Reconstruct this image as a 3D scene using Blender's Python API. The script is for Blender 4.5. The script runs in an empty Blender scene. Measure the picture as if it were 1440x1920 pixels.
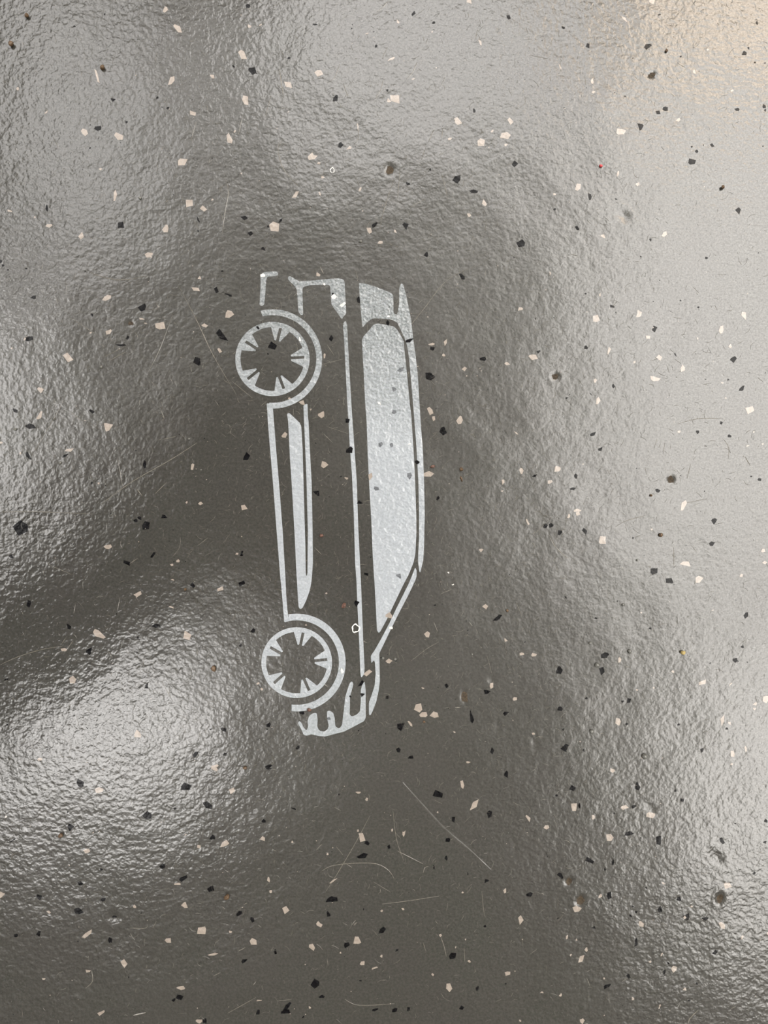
import bpy, bmesh, math, random
import numpy as np
from mathutils import Vector, Matrix
from mathutils.geometry import tessellate_polygon

# ------------------------------------------------------------------ camera, world, exposure
PX = 0.00025                      # metres per photograph pixel on the floor
LENS = 26.0
H = 960 * PX * LENS / 18.0        # camera height above the floor
scene = bpy.context.scene
cam_d = bpy.data.cameras.new('camera')
cam_d.sensor_fit = 'VERTICAL'; cam_d.sensor_height = 36.0; cam_d.sensor_width = 27.0; cam_d.lens = LENS
cam_d.clip_start = 0.002
cam = bpy.data.objects.new('camera', cam_d)
scene.collection.objects.link(cam)
cam.location = (0, 0, H); cam.rotation_euler = (0, 0, 0)
scene.camera = cam
world = bpy.data.worlds.new('world'); scene.world = world
world.use_nodes = True
world.node_tree.nodes['Background'].inputs[0].default_value = (0.5, 0.52, 0.55, 1)
world.node_tree.nodes['Background'].inputs[1].default_value = 0.05
vs = scene.view_settings
vs.view_transform = 'Standard'; vs.look = 'None'; vs.gamma = 1.0; vs.use_curve_mapping = False
vs.exposure = 0.0
CEIL = 2.85                       # ceiling height
LAMP_Z = 2.6                      # luminaires hung below it to make room for the added uplights
ADDED_UPLIGHT = 1.15                    # added upward glow, relative to each lamp, to brighten the ceiling's reflection
# ceiling luminaires: (name, x, y, width, length, strength, colour, label)
LAMPS = [
    (-1.25, 1.62, 0.62, 1.2, 5.6, (1.0, 0.972, 0.945), 'slim white luminaire on the ceiling in the corner diagonal from the crouching person'),
    (-1.80, 0.30, 0.6, 1.1, 8.5, (1.0, 0.972, 0.945), 'slim white panel luminaire on the ceiling nearest the wall behind the crouching person'),
    (-1.27, -0.84, 1.1, 0.52, 11.5, (1.0, 0.972, 0.945), 'bright white panel luminaire on the ceiling right above the crouching person'),
    (1.48, 0.70, 1.46, 2.0, 8.6, (1.0, 0.962, 0.91), 'largest white panel luminaire on the ceiling on the far side from the person'),
    (1.65, -1.05, 0.9, 1.3, 9.5, (1.0, 0.962, 0.91), 'white panel luminaire on the ceiling in line with the largest panel'),
    (0.15, 1.92, 1.3, 1.05, 7.0, (1.0, 0.968, 0.935), 'wide white panel luminaire on the ceiling between the two rows of panels'),
    (1.62, 2.12, 1.1, 0.7, 12.5, (1.0, 0.84, 0.68), 'warm toned luminaire hanging beyond the largest panel'),
]

# ------------------------------------------------------------------ helpers
C = scene.collection
def link(o, parent=None):
    C.objects.link(o)
    if parent is not None:
        o.parent = parent
        o.matrix_parent_inverse = Matrix.Translation(parent.location).inverted() if parent.type == 'EMPTY' else Matrix.Identity(4)
    return o
def tag(o, label=None, cat=None, group=None, kind=None):
    if label: o['label'] = label
    if cat: o['category'] = cat
    if group: o['group'] = group
    if kind: o['kind'] = kind
    return o
def mesh_obj(name, verts, faces, mat, parent=None, smooth=False):
    me = bpy.data.meshes.new(name)
    me.from_pydata([tuple(v) for v in verts], [], faces)
    me.validate(); me.update()
    if smooth:
        me.polygons.foreach_set('use_smooth', [True] * len(me.polygons))
    if mat: me.materials.append(mat)
    o = bpy.data.objects.new(name, me)
    return link(o, parent)
def empty(name, loc):
    o = bpy.data.objects.new(name, None); o.location = loc; o.empty_display_size = 0.02
    C.objects.link(o); return o
def box_vf(x0, x1, y0, y1, z0, z1):
    v = [(x, y, z) for z in (z0, z1) for (x, y) in ((x0, y0), (x1, y0), (x1, y1), (x0, y1))]
    f = [(3, 2, 1, 0), (4, 5, 6, 7), (0, 1, 5, 4), (1, 2, 6, 5), (2, 3, 7, 6), (3, 0, 4, 7)]
    return v, f
def P(u, v):                       # photograph pixel -> floor point
    return ((u - 720) * PX, (960 - v) * PX)

# ------------------------------------------------------------------ floor relief (real geometry, metres)
rng = np.random.default_rng(7)
WAVES = []
for n, lo, hi, slope in ((9, .05, .13, .0032), (26, .016, .04, .0022), (40, .005, .010, .0022)):
    for _ in range(n):
        lam = rng.uniform(lo, hi); a = rng.uniform(0, 2 * math.pi); k = 2 * math.pi / lam
        WAVES.append((k * math.cos(a), k * math.sin(a), rng.uniform(0, 2 * math.pi), slope / k))
# pits in the resin: u, v, radius px, stretch, angle, depth mm
PITS = [(731, 319, 8.5, 1.15, 80, .8), (1222, 141, 6, 1.3, 20, .8), (1041, 706, 7, 1.1, 0, .8), (1258, 899, 7.5, 1, 0, .8),
        (1067, 1653, 7, 1.2, 60, .9), (1350, 1685, 7, 1.5, 80, 1.0), (1088, 1689, 8, 1.3, 70, .9), (871, 1307, 7, 1.8, 100, .5),
        (1003, 1393, 8, 2.0, 95, .22), (245, 606, 5, 1.1, 0, .6), (1219, 1514, 8, 1.5, -30, .35), (213, 1719, 9, 1.7, -10, .3),
        (922, 1275, 7, 1.4, 110, .3), (932, 1360, 7, 1.6, 100, .3), (1345, 1608, 9, 2.0, -50, .5), (1170, 405, 10, 1.4, -40, .5)]
def hfun(x, y):
    x = np.asarray(x, float); y = np.asarray(y, float)
    h = np.zeros_like(x)
    for kx, ky, ph, a in WAVES:
        h += a * np.cos(kx * x + ky * y + ph)
    for u, v, r, st, ang, dep in PITS:
        px, py = P(u, v); R = r * PX; c, s = math.cos(math.radians(ang)), math.sin(math.radians(ang))
        dx = x - px; dy = y - py
        q = ((dx * c + dy * s) / (R * st)) ** 2 + ((-dx * s + dy * c) / R) ** 2
        h += 0.001 * dep * (-np.exp(-q * 1.6) * 0.75 + 0.10 * np.exp(-(np.sqrt(q) - 1.55) ** 2 * 5))
    w = np.clip((0.34 - np.abs(x)) / 0.06, 0, 1) * np.clip((0.40 - np.abs(y)) / 0.06, 0, 1)
    return h * w
NX, NY = 681, 801
GRID_Z = hfun(*np.meshgrid(np.linspace(-.34, .34, NX), np.linspace(-.40, .40, NY)))
GZ = GRID_Z.tolist()
def hz(x, y):                      # height of the floor mesh at a point
    a = (x + .34) * 1000; b = (y + .40) * 1000
    i = int(a); j = int(b)
    if a < 0 or b < 0 or i >= NX - 1 or j >= NY - 1: return 0.0
    a -= i; b -= j; r0 = GZ[j]; r1 = GZ[j + 1]
    return (r0[i] * (1 - a) + r0[i + 1] * a) * (1 - b) + (r1[i] * (1 - a) + r1[i + 1] * a) * b

# ------------------------------------------------------------------ materials
def new_mat(name):
    m = bpy.data.materials.new(name); m.use_nodes = True
    nt = m.node_tree; b = nt.nodes['Principled BSDF']
    return m, nt, b
def node(nt, t, **kw):
    n = nt.nodes.new(t)
    for k, v in kw.items(): setattr(n, k, v)
    return n
def noise(nt, vec, scale, detail=2.0, rough=.5):
    n = node(nt, 'ShaderNodeTexNoise'); n.inputs['Scale'].default_value = scale
    n.inputs['Detail'].default_value = detail; n.inputs['Roughness'].default_value = rough
    nt.links.new(vec, n.inputs['Vector']); return n.outputs['Fac']
def math_(nt, op, a, b=None):
    n = node(nt, 'ShaderNodeMath', operation=op)
    for i, s in enumerate((a, b)):
        if s is None: continue
        if isinstance(s, (int, float)): n.inputs[i].default_value = s
        else: nt.links.new(s, n.inputs[i])
    return n.outputs[0]
def ramp(nt, fac, stops):
    n = node(nt, 'ShaderNodeValToRGB'); e = n.color_ramp.elements
    while len(e) < len(stops): e.new(.5)
    for i, (p, c) in enumerate(stops):
        e[i].position = p; e[i].color = (c, c, c, 1) if isinstance(c, (int, float)) else (*c, 1)
    nt.links.new(fac, n.inputs[0]); return n.outputs[0]
def pos_mm(nt):
    g = node(nt, 'ShaderNodeNewGeometry'); s = node(nt, 'ShaderNodeVectorMath', operation='SCALE')
    s.inputs['Scale'].default_value = 1000.0
    nt.links.new(g.outputs['Position'], s.inputs[0]); return s.outputs[0]
def relief(nt, b, strength=1.0):
    """leathery orange peel of the resin coat, the same on everything that lies under it"""
    v = pos_mm(nt)
    w = node(nt, 'ShaderNodeTexNoise'); w.inputs['Scale'].default_value = .25; nt.links.new(v, w.inputs['Vector'])
    mixv = node(nt, 'ShaderNodeVectorMath', operation='MULTIPLY_ADD')
    nt.links.new(w.outputs['Color'], mixv.inputs[0]); mixv.inputs[1].default_value = (1.3, 1.3, 1.3); nt.links.new(v, mixv.inputs[2])
    vv = mixv.outputs[0]
    n1 = noise(nt, vv, .46, 1.6, .5)
    n2 = noise(nt, vv, 1.6, 2.0, .55)
    # traffic has worn the peel smooth around the car image
    dv = node(nt, 'ShaderNodeVectorMath', operation='DISTANCE'); nt.links.new(v, dv.inputs[0]); dv.inputs[1].default_value = (55, 20, 0)
    dd = math_(nt, 'ADD', dv.outputs['Value'], math_(nt, 'MULTIPLY', math_(nt, 'SUBTRACT', noise(nt, v, .02, 3.0, .6), .5), 120.0))
    patch = ramp(nt, math_(nt, 'MULTIPLY', dd, 1 / 250.0), [(.22, .19), (.58, .27), (.85, .345)])
    hsum = math_(nt, 'ADD', math_(nt, 'MULTIPLY', n1, .72), math_(nt, 'MULTIPLY', n2, .08))
    bp = node(nt, 'ShaderNodeBump'); bp.inputs['Distance'].default_value = 0.0016
    nt.links.new(math_(nt, 'MULTIPLY', patch, strength), bp.inputs['Strength'])
    nt.links.new(hsum, bp.inputs['Height'])
    nt.links.new(bp.outputs[0], b.inputs['Normal'])
    return v, patch
def mixcol(nt, fac, a, b):
    n = node(nt, 'ShaderNodeMix', data_type='RGBA')
    nt.links.new(fac, n.inputs[0])
    for i, s in ((6, a), (7, b)):
        if isinstance(s, tuple): n.inputs[i].default_value = (*s, 1)
        else: nt.links.new(s, n.inputs[i])
    return n.outputs[2]

def mat_floor():
    m, nt, b = new_mat('grey_resin'); v, patch = relief(nt, b, .50)
    big = ramp(nt, noise(nt, v, .016, 3.0, .6), [(.35, 0.), (.65, 1.)])
    c = mixcol(nt, big, (.0262, .0257, .0222), (.0284, .0261, .0242))
    fine = ramp(nt, noise(nt, v, .9, 4.0, .7), [(.3, 0.), (.75, 1.)])
    c = mixcol(nt, fine, c, (.052, .0505, .0445))
    nt.links.new(c, b.inputs['Base Color'])
    rr = ramp(nt, patch, [(.17, .21), (.33, .155)])          # dull where worn, glossy where the peel is intact
    nt.links.new(math_(nt, 'ADD', rr, math_(nt, 'MULTIPLY', noise(nt, v, .05, 3.0, .6), .03)), b.inputs['Roughness'])
    nt.links.new(ramp(nt, noise(nt, v, 1.3, 3.0, .7), [(.3, .55), (.7, 1.0)]), b.inputs['Specular IOR Level'])
    return m
def mat_flake(name, c1, c2, spec=.3, rough=.4, sc=.8):
    m, nt, b = new_mat(name); v, patch = relief(nt, b, .5)
    f = ramp(nt, noise(nt, v, sc, 3.0, .6), [(.3, 0.), (.7, 1.)])
    nt.links.new(mixcol(nt, f, c1, c2), b.inputs['Base Color'])
    b.inputs['Roughness'].default_value = rough; b.inputs['Specular IOR Level'].default_value = spec
    return m
def mat_plain(name, col, rough=.6, spec=.4, var=.12, sc=.02):
    m, nt, b = new_mat(name); v = pos_mm(nt)
    f = ramp(nt, noise(nt, v, sc, 3.0, .6), [(.3, 0.), (.7, 1.)])
    nt.links.new(mixcol(nt, f, tuple(c * (1 - var) for c in col), tuple(min(1, c * (1 + var)) for c in col)), b.inputs['Base Color'])
    b.inputs['Roughness'].default_value = rough; b.inputs['Specular IOR Level'].default_value = spec
    return m
def mat_projection():
    m, nt, b = new_mat('projected_light_film'); v, patch = relief(nt, b, 2.2)
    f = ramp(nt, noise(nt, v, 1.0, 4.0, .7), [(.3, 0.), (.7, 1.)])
    # projected brightness painted in: brightest mid car, dim at the tail
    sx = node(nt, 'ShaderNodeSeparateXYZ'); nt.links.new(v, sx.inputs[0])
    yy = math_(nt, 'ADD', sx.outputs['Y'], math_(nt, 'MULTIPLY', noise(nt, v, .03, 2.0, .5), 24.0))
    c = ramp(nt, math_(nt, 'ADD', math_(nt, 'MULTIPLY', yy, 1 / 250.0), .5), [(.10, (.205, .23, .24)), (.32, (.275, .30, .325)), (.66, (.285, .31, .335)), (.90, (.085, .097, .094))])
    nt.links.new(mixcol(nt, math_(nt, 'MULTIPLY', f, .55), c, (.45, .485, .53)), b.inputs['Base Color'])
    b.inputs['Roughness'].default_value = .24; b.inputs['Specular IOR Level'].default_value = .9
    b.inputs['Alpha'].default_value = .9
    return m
def mat_emit(name, col, strength):
    m = bpy.data.materials.new(name); m.use_nodes = True; nt = m.node_tree
    nt.nodes.remove(nt.nodes['Principled BSDF'])
    e = node(nt, 'ShaderNodeEmission'); e.inputs[0].default_value = (*col, 1); e.inputs[1].default_value = strength
    nt.links.new(e.outputs[0], nt.nodes['Material Output'].inputs[0]); return m

M_FLOOR = mat_floor()
M_DARK = mat_flake('black_flake', (.0012, .0012, .0015), (.008, .008, .009), .15, .22)
M_LIGHT = mat_flake('cream_flake', (.235, .195, .165), (.30, .26, .222), .85, .24)
M_LIT_DARK = mat_flake('lit_black_flake', (.045, .05, .058), (.14, .15, .165), .8, .24, 1.0)  # black flake greyed as if lit by the projected car
M_BRIGHT = mat_flake('brightened_flake', (.55, .53, .50), (.64, .62, .60), .85, .24)  # cream flake painted whiter, as under the projected light
M_PROJECTION = mat_projection()  # projected light painted as a pale bluish film
M_SCRATCH = mat_flake('pale_scratch', (.085, .079, .066), (.16, .147, .124), .9, .22)
M_HAIRLINE = mat_flake('hairline_scratch', (.055, .052, .043), (.125, .116, .095), .8, .24)
M_SCUFF = mat_flake('grey_scuff', (.042, .0405, .036), (.062, .060, .053), .9, .22, .3)
M_DIRT = mat_flake('pit_dirt', (.012, .009, .006), (.075, .055, .035), .2, .6, 1.5)
M_BEAD = mat_plain('glassy_bead', (.10, .10, .09), .08, .8, .2, .5)
M_BROWN = mat_plain('brown_grit', (.085, .05, .024), .45, .5, .45, 1.2)
M_RUST = mat_plain('reddish_grit', (.11, .055, .04), .4, .5, .4, 1.0)
M_YELLOW = mat_plain('yellow_grit', (.36, .28, .11), .5, .4, .2, 1.0)
M_RED = mat_plain('red_speck', (.5, .05, .06), .5, .4, .1, 1.0)
M_WHITE = mat_plain('white_crumb', (.86, .84, .80), .5, .4, .06, 1.0)
M_CEIL = mat_plain('pale_grey_ceiling', (.78, .78, .76), .9, .2, .05)
M_WALL = mat_plain('pale_grey_wall', (.68, .67, .64), .85, .2, .05)
M_METAL = mat_plain('white_enamel', (.7, .7, .69), .4, .4, .04)

# ------------------------------------------------------------------ floor
def build_floor():
    xs = np.linspace(-.34, .34, NX); ys = np.linspace(-.40, .40, NY)
    X, Y = np.meshgrid(xs, ys); Z = GRID_Z
    n = NX * NY
    outer = np.array([[-.34, -.40, 0], [.34, -.40, 0], [.34, .40, 0], [-.34, .40, 0], [-3, -3, 0], [3, -3, 0], [3, 3, 0], [-3, 3, 0]], float)
    co = np.concatenate([np.stack([X.ravel(), Y.ravel(), Z.ravel()], 1), outer])
    i = np.arange(NY - 1)[:, None] * NX + np.arange(NX - 1)[None, :]
    q = np.stack([i, i + 1, i + NX + 1, i + NX], -1).reshape(-1, 4)
    o = n
    q = np.concatenate([q, np.array([[o + 4, o + 5, o + 1, o], [o + 5, o + 6, o + 2, o + 1], [o + 6, o + 7, o + 3, o + 2], [o + 7, o + 4, o, o + 3]])])
    me = bpy.data.meshes.new('floor')
    me.vertices.add(len(co)); me.vertices.foreach_set('co', co.ravel())
    me.loops.add(q.size); me.loops.foreach_set('vertex_index', q.ravel().astype(np.int32))
    me.polygons.add(len(q)); me.polygons.foreach_set('loop_start', np.arange(0, q.size, 4, dtype=np.int32))
    me.polygons.foreach_set('use_smooth', np.ones(len(q), bool))
    me.update(calc_edges=True); me.validate()
    me.materials.append(M_FLOOR)
    ob = bpy.data.objects.new('floor', me); C.objects.link(ob)
    return tag(ob, 'grey resin floor scattered with black and cream flakes', 'floor', kind='structure')
FLOOR = build_floor()

# ------------------------------------------------------------------ room shell
v, f = box_vf(-3, 3, -3, 3, CEIL + .02, CEIL + .1); tag(mesh_obj('ceiling', v, f, M_CEIL), 'pale grey room ceiling', 'ceiling', kind='structure')
for nm, bx in (('wall_left', (-3.1, -3, -3, 3)), ('wall_right', (3, 3.1, -3, 3)), ('wall_front', (-3.1, 3.1, 3, 3.1)), ('wall_back', (-3.1, 3.1, -3.1, -3))):
    v, f = box_vf(*bx, -.01, CEIL + .1); tag(mesh_obj(nm, v, f, M_WALL), 'plain grey room wall', 'wall', kind='structure')
for (x, y, w, l, s, col, lab) in LAMPS:
    e = tag(empty('ceiling_light', (x, y, CEIL)), lab, 'ceiling light')
    v, f = box_vf(x - w / 2 - .02, x + w / 2 + .02, y - l / 2 - .02, y + l / 2 + .02, LAMP_Z - .03, LAMP_Z + .02)
    mesh_obj('housing', v, f, M_METAL, e)
    v, f = box_vf(x - w / 2, x + w / 2, y - l / 2, y + l / 2, LAMP_Z - .036, LAMP_Z - .0305)
    mesh_obj('diffuser', v, f, mat_emit('lit_diffuser', col, s), e)
    v, f = box_vf(x - w / 2, x + w / 2, y - l / 2, y + l / 2, LAMP_Z + .0205, LAMP_Z + .026)
    mesh_obj('added_uplight', v, f, mat_emit('added_uplight_glow', col, s * ADDED_UPLIGHT), e)  # added top glow, put in to brighten the ceiling's reflection
    for sy in (-1, 1):
        v, f = box_vf(x - .006, x + .006, y + sy * l * .35 - .006, y + sy * l * .35 + .006, LAMP_Z + .026, CEIL + .02)
        mesh_obj('hanger_rod', v, f, M_METAL, e)  # rods invented along with the added uplights

# ------------------------------------------------------------------ flakes set in the resin
# centre x, centre y, width, height, angle, read off nine magnified squares of the photograph (3 units per pixel)
FL = {
(0, 0): ("""1395 33 28 22 -20;588 78 10 10;418 148 14 10;638 563 34 22 -30;885 550 18 12 30;945 607 16 16;712 687 14 20;550 720 36 34;508 703 8 8;507 832 14 10 60;1315 375 22 14 -70;1422 398 42 36 -35;262 1170 40 16 85;682 1265 44 34;1372 1227 38 26;1405 1308 32 28 -40;1115 1237 34 10 -65;1115 1300 12 10;1195 890 8 8;912 603 8 8""",
"""930 55 34 36;1003 165 52 34 -40;1402 148 20 20;1365 303 60 36 -55;1383 563 50 34 -55;965 455 48 30 50;1195 430 26 20;545 428 70 14 -75;1085 637 40 24 -10;475 742 40 36 -45;665 768 48 40;1290 785 62 28 -80;1320 738 20 10 60;1025 915 62 48 20;567 952 20 18;648 1103 60 24 80;1062 1140 50 40 15;1145 1172 34 28;1195 1123 12 12;275 1268 30 22;195 1222 14 16;48 1185 32 12 -10;935 1285 44 44;458 1325 36 32 40;838 1432 36 24;262 630 30 10 50;100 500 18 20;1357 975 10 10"""),
(480, 0): ("""885 75 26 24;1000 127 16 20;330 138 32 9;675 260 14 16;185 326 16 12;447 552 44 26 70;1030 291 8 8;738 508 14 12;1228 622 24 14 90;475 816 26 26 45;855 1035 26 14;1130 1010 48 44;1222 1075 46 18 -5;668 1265 38 22 55;840 1270 44 34 -50;980 955 10 14;140 1240 36 14 45;68 1275 14 14;40 1400 28 18;958 1430 28 20;1420 97 30 22 -60;1138 1318 8 6;815 1235 8 8;2 413 8 10""",
"""1198 10 28 24;798 122 24 16 -60;625 190 18 8;990 178 10 12;762 332 42 18 30;1262 240 34 14 -65;885 445 18 10;183 480 48 40 -60;353 415 42 40;790 560 70 54 10;748 565 26 20;1133 680 48 42;1428 685 36 28 -45;1400 765 52 40;1408 815 20 18;1272 800 48 46;1330 738 20 14;1090 782 28 12;315 877 50 40;353 917 18 14;375 995 18 16 30;523 832 28 18 30;572 710 46 9 -85;218 1098 50 24 30;360 1090 24 10 -70;585 1065 26 12 65;635 1293 36 22 -60;783 1303 24 14 -55;700 1363 32 18;1283 1142 38 22 -75;1198 1207 26 20;102 1272 56 56;182 628 14 6 35;25 142 20 8 40;600 1187 8 8"""),
(960, 0): ("""290 155 22 16 -40;428 257 26 26;760 262 40 30 30;865 612 34 28;820 632 28 22;722 712 40 36;1305 300 24 22;1330 272 14 14;1378 130 24 18 80;1418 600 26 20 80;1423 620 14 14;1265 615 26 18;1130 815 26 24;1040 850 20 20;1012 825 12 12;1012 908 44 42 40;15 920 32 32;438 1105 34 18 -80;48 1370 46 42;368 1282 26 18 -50;240 1177 16 16;1275 1187 38 30 -70;585 1120 12 10;780 1350 18 14;1366 353 14 14;1423 355 10 10;950 316 12 10;828 83 20 8;1412 822 10 10;635 542 12 10;72 445 6 6""",
"""785 8 28 28;630 105 48 14 -45;450 457 36 16 -75;457 517 22 18;610 740 48 38;935 675 30 14 35;595 982 34 14 85;370 1050 40 30 80;705 1037 26 20 45;240 1093 14 16;512 1330 26 22;858 1318 38 24 70;1025 405 32 14 -80;1238 510 18 20;1100 280 14 10;270 375 40 7 -70"""),
(0, 480): ("""18 52 14 14;5 30 22 10 90;45 78 12 10;148 70 16 10;190 233 34 16 15;165 465 56 24 10;518 332 18 18;802 287 48 42;718 458 26 12 75;678 500 54 13 0;1220 190 36 22 -70;1285 217 40 18 -15;1250 447 76 54 -20;1110 595 50 46 -45;518 875 32 16 -30;85 870 28 22;173 962 62 34 -15;160 1127 42 22 -65;367 1122 32 14 25;815 1175 46 18 85;1388 1130 44 28 75;517 1277 16 14;1150 1026 12 8;480 86 8 8;1250 85 16 8;450 1360 6 6;592 1291 8 8""",
"""838 5 36 14;598 240 54 24 30;798 353 26 10 -10;820 378 18 6;905 395 54 40;610 430 34 24 40;385 575 60 42 -40;230 750 32 28 -50;225 900 52 26 50;605 960 66 44 -15;388 1092 52 20 20;5 1050 22 16 40;1122 122 22 18;1100 187 52 22 -15;1287 328 44 40;1150 390 36 20;1237 532 28 16 -55;510 433 14 10;140 468 22 12 85;1083 1187 34 18 90;1128 1392 26 18;1370 1418 44 34 -60;115 1108 16 10 90;555 1278 12 14;1050 1385 16 10 80;480 925 16 10;68 520 16 10 80"""),
(480, 480): ("""1160 113 38 24 -60;990 520 26 24;1278 580 38 26;978 675 48 36 -20;1050 982 42 42;1022 1363 26 18 45;342 1330 42 34 -35;582 1388 36 22 -20;478 1240 14 10;335 1053 10 8;530 1095 46 36;515 928 28 28;423 463 32 28;90 508 54 44;68 552 10 10;577 245 36 18 90;742 378 32 18 -75;865 475 44 20 20;815 640 46 22 40;775 750 28 26;775 878 24 26;700 1060 34 24 30;762 1062 26 26;862 1238 34 26 80;677 1308 32 26;905 1160 28 18;960 3 14 6;10 405 32 12 -55;433 215 16 12;850 205 8 8;1012 858 8 6""",
"""348 105 26 22;385 563 32 10 80;988 498 32 20;1065 485 34 16 80;1055 558 20 18;1172 637 30 20 45;1412 607 28 18;983 875 48 24 -65;1000 915 28 18 -80;1147 922 50 36 80;970 1225 56 28 10;370 890 50 28 50;383 1172 36 34;160 1008 36 32;640 1240 52 24 85;508 1250 24 14 -40;308 863 14 10;190 803 22 14;260 822 40 26 -40;1390 1272 30 16 -75;1385 1322 18 6;965 343 8 8;1185 675 10 8;1243 673 8 8;1260 632 6 6"""),
(480, 960): ("""622 350 32 14 -10;567 515 30 26 60;806 360 28 26;710 822 22 16;785 830 22 22;592 965 42 20 60;597 1028 28 20;258 1125 30 24 -30;413 1162 22 18;70 1195 28 26;62 1222 10 10;235 1325 26 16 55;75 1430 40 24;815 1207 46 42;740 1042 26 18 70;1070 978 26 22;1295 1010 38 30 30;1405 1130 34 24 25;1213 1155 70 18 -80;1328 1345 38 24 75;798 1340 26 26;870 1380 34 20 20;1083 1105 14 8 -60;1360 595 54 20 32;1413 556 16 14;1005 524 14 12;1192 665 8 8;952 1090 8 6;730 1247 8 8;577 1230 8 8;530 1037 12 14;645 253 12 8;1427 352 8 8;1122 1053 6 6""",
"""632 905 44 28 30;748 838 32 24;960 690 32 30;1290 533 30 26;1268 215 24 18;1405 718 26 18 -50;912 1105 56 44 90;945 1140 42 32;1003 1143 46 32 10;867 1188 42 13 -60;945 1180 16 10;748 580 42 36 80;940 990 18 10 -20;12 963 22 16;33 995 18 16;1190 1407 26 10;1325 975 36 20 90;395 458 12 12;282 635 12 10;1115 1238 16 8"""),
(960, 960): ("""188 77 24 24;220 75 30 22;267 117 28 26 70;411 104 42 28 85;680 145 12 10;1135 50 42 24 65;1125 180 30 28;798 330 48 44 20;885 390 42 36;1317 583 44 26 65;777 655 18 16;1296 758 18 16;1256 833 36 26 -65;472 598 16 14;72 732 10 12;522 806 44 36 20;507 897 44 32 90;265 890 38 30 80;270 1104 32 26 20;418 1047 14 12;658 1060 28 24 80;624 1066 18 14;288 1222 18 14 80;295 1323 46 36 80;402 1340 22 14 90;1068 1340 28 18 80;1208 1218 16 14;645 1193 22 18;938 1197 20 14;302 480 20 8 -55;1322 845 10 8;1113 850 12 8;1167 888 8 8;980 188 6 6""",
"""368 8 32 24;318 25 28 14 75;88 57 44 12 -70;510 157 44 42;970 292 66 28 -5;1055 382 56 34 35;1290 357 32 16 55;1410 215 26 20;1420 285 26 16;604 833 34 16 80;903 898 18 14;1070 962 46 26 45;1183 1172 76 24 75;1222 1187 20 20;1423 1055 40 36;1368 1078 24 20;1365 1107 18 16;596 1180 38 36;1240 1357 40 22 -80;1315 1335 36 14 -75;55 800 30 18;122 802 36 20;17 1050 26 24;703 1000 14 12;797 988 14 10;1130 553 18 8 30;1230 968 24 8 50;785 97 12 12;727 567 10 10;745 1375 34 26;1235 1418 14 14;120 1247 18 14"""),
(960, 480): ("""563 284 28 16;803 408 38 34;418 515 22 22;150 538 20 16;308 800 22 14;325 778 8 8;571 731 20 22;443 777 16 6 -50;453 1003 40 22 25;500 1087 26 22;128 1237 26 16;358 1240 28 18 90;342 1310 30 14;820 1320 26 20;1250 580 34 34;1292 745 36 22 50;1218 695 14 12;1225 1013 22 22;1176 938 16 16;1393 1257 22 18;1345 1240 12 10;1045 990 22 18 80;1095 12 22 16;413 212 12 10;1049 288 12 12;948 251 12 10;724 4 16 6;1083 1323 8 10;12 8 8 8;920 555 26 9 -65;795 256 8 6;235 347 10 8;130 353 8 10""",
"""48 300 26 22;473 353 44 38 60;493 220 18 18;712 328 36 34 60;763 455 30 26;543 535 38 20 75;118 568 44 36;825 570 42 26 -50;960 638 48 28 80;798 690 64 24 0;690 597 18 14;1045 463 12 14;1180 415 40 28 80;1308 335 42 28 -70;1228 508 26 18 -80;1335 865 44 42;485 812 42 28 80;468 700 26 18 80;52 1210 36 20 85;255 1197 38 34;212 1270 26 24;368 1432 36 20;965 1405 58 30 50;938 988 18 14;1360 990 12 12;1183 713 16 10;1203 798 12 10;213 98 18 20;1410 1057 14 10;1325 1068 20 8;400 1170 12 8;24 996 34 9 -45"""),
(0, 960): ("""120 83 80 70 -60;63 248 38 16 -45;788 35 24 20;765 48 24 20;820 78 46 40 50;925 30 40 26;860 243 38 16 55;717 287 40 26 -25;165 518 40 26 75;390 645 36 24 -75;507 780 40 36 60;1083 413 34 26 80;1360 233 30 18 90;1358 405 40 26 40;875 640 50 20 -5;776 707 14 16;770 790 10 14;30 943 32 10 15;825 978 32 20 75;622 10 10 6;1262 1225 40 22;1100 1362 34 26 60;1265 1363 30 18 40;362 846 6 6;490 1215 12 14;1425 667 24 24;1355 750 20 16;42 1195 10 10;1185 1222 16 10""",
"""605 197 46 24 30;775 463 52 20 35;1237 436 34 34;555 687 74 36 -25;1052 698 50 44 80;407 942 44 40 80;965 535 34 9 -15;1000 275 18 18;967 298 18 14;1205 1432 40 22;360 775 32 20;777 1250 40 34 70;225 1390 30 20;1333 235 18 14;970 380 20 10"""),
(0, 1440): ("""452 88 54 40 -20;1045 103 58 52;1172 207 52 36 -25;830 270 48 38 40;395 333 40 30 60;1195 393 40 30;915 550 32 26;1032 620 48 22 30;1190 678 40 34;452 648 32 24;218 723 32 28 80;580 740 34 18 30;445 805 46 36;640 837 30 12;795 815 12 8 90;1347 817 44 20 30;1418 855 28 26 80;217 930 30 24 90;88 942 28 20;622 972 34 24 -60;1372 1085 34 18 30;1010 1288 36 30 30;978 1305 22 18;1152 1425 28 20 90;725 1177 10 12;75 405 44 6 35;380 250 12 14;985 228 16 12;570 570 18 16""",
"""555 125 50 34 25;1208 5 34 18;1300 130 38 26 35;487 465 32 26 35;1118 442 50 17 -15;1260 430 50 34 40;1000 652 36 18;1038 770 38 34 20;757 778 22 20 80;1138 918 50 48;947 972 34 24;1425 980 50 36 -60;487 935 60 22 40;698 1098 44 26 -70;497 1142 26 18;1198 1048 44 14;1018 1237 42 20 -5;567 1378 42 28 60;1120 1425 36 26;5 710 36 30 40;245 1187 20 12;272 810 26 14;1297 923 20 14;1045 375 16 8"""),
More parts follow.
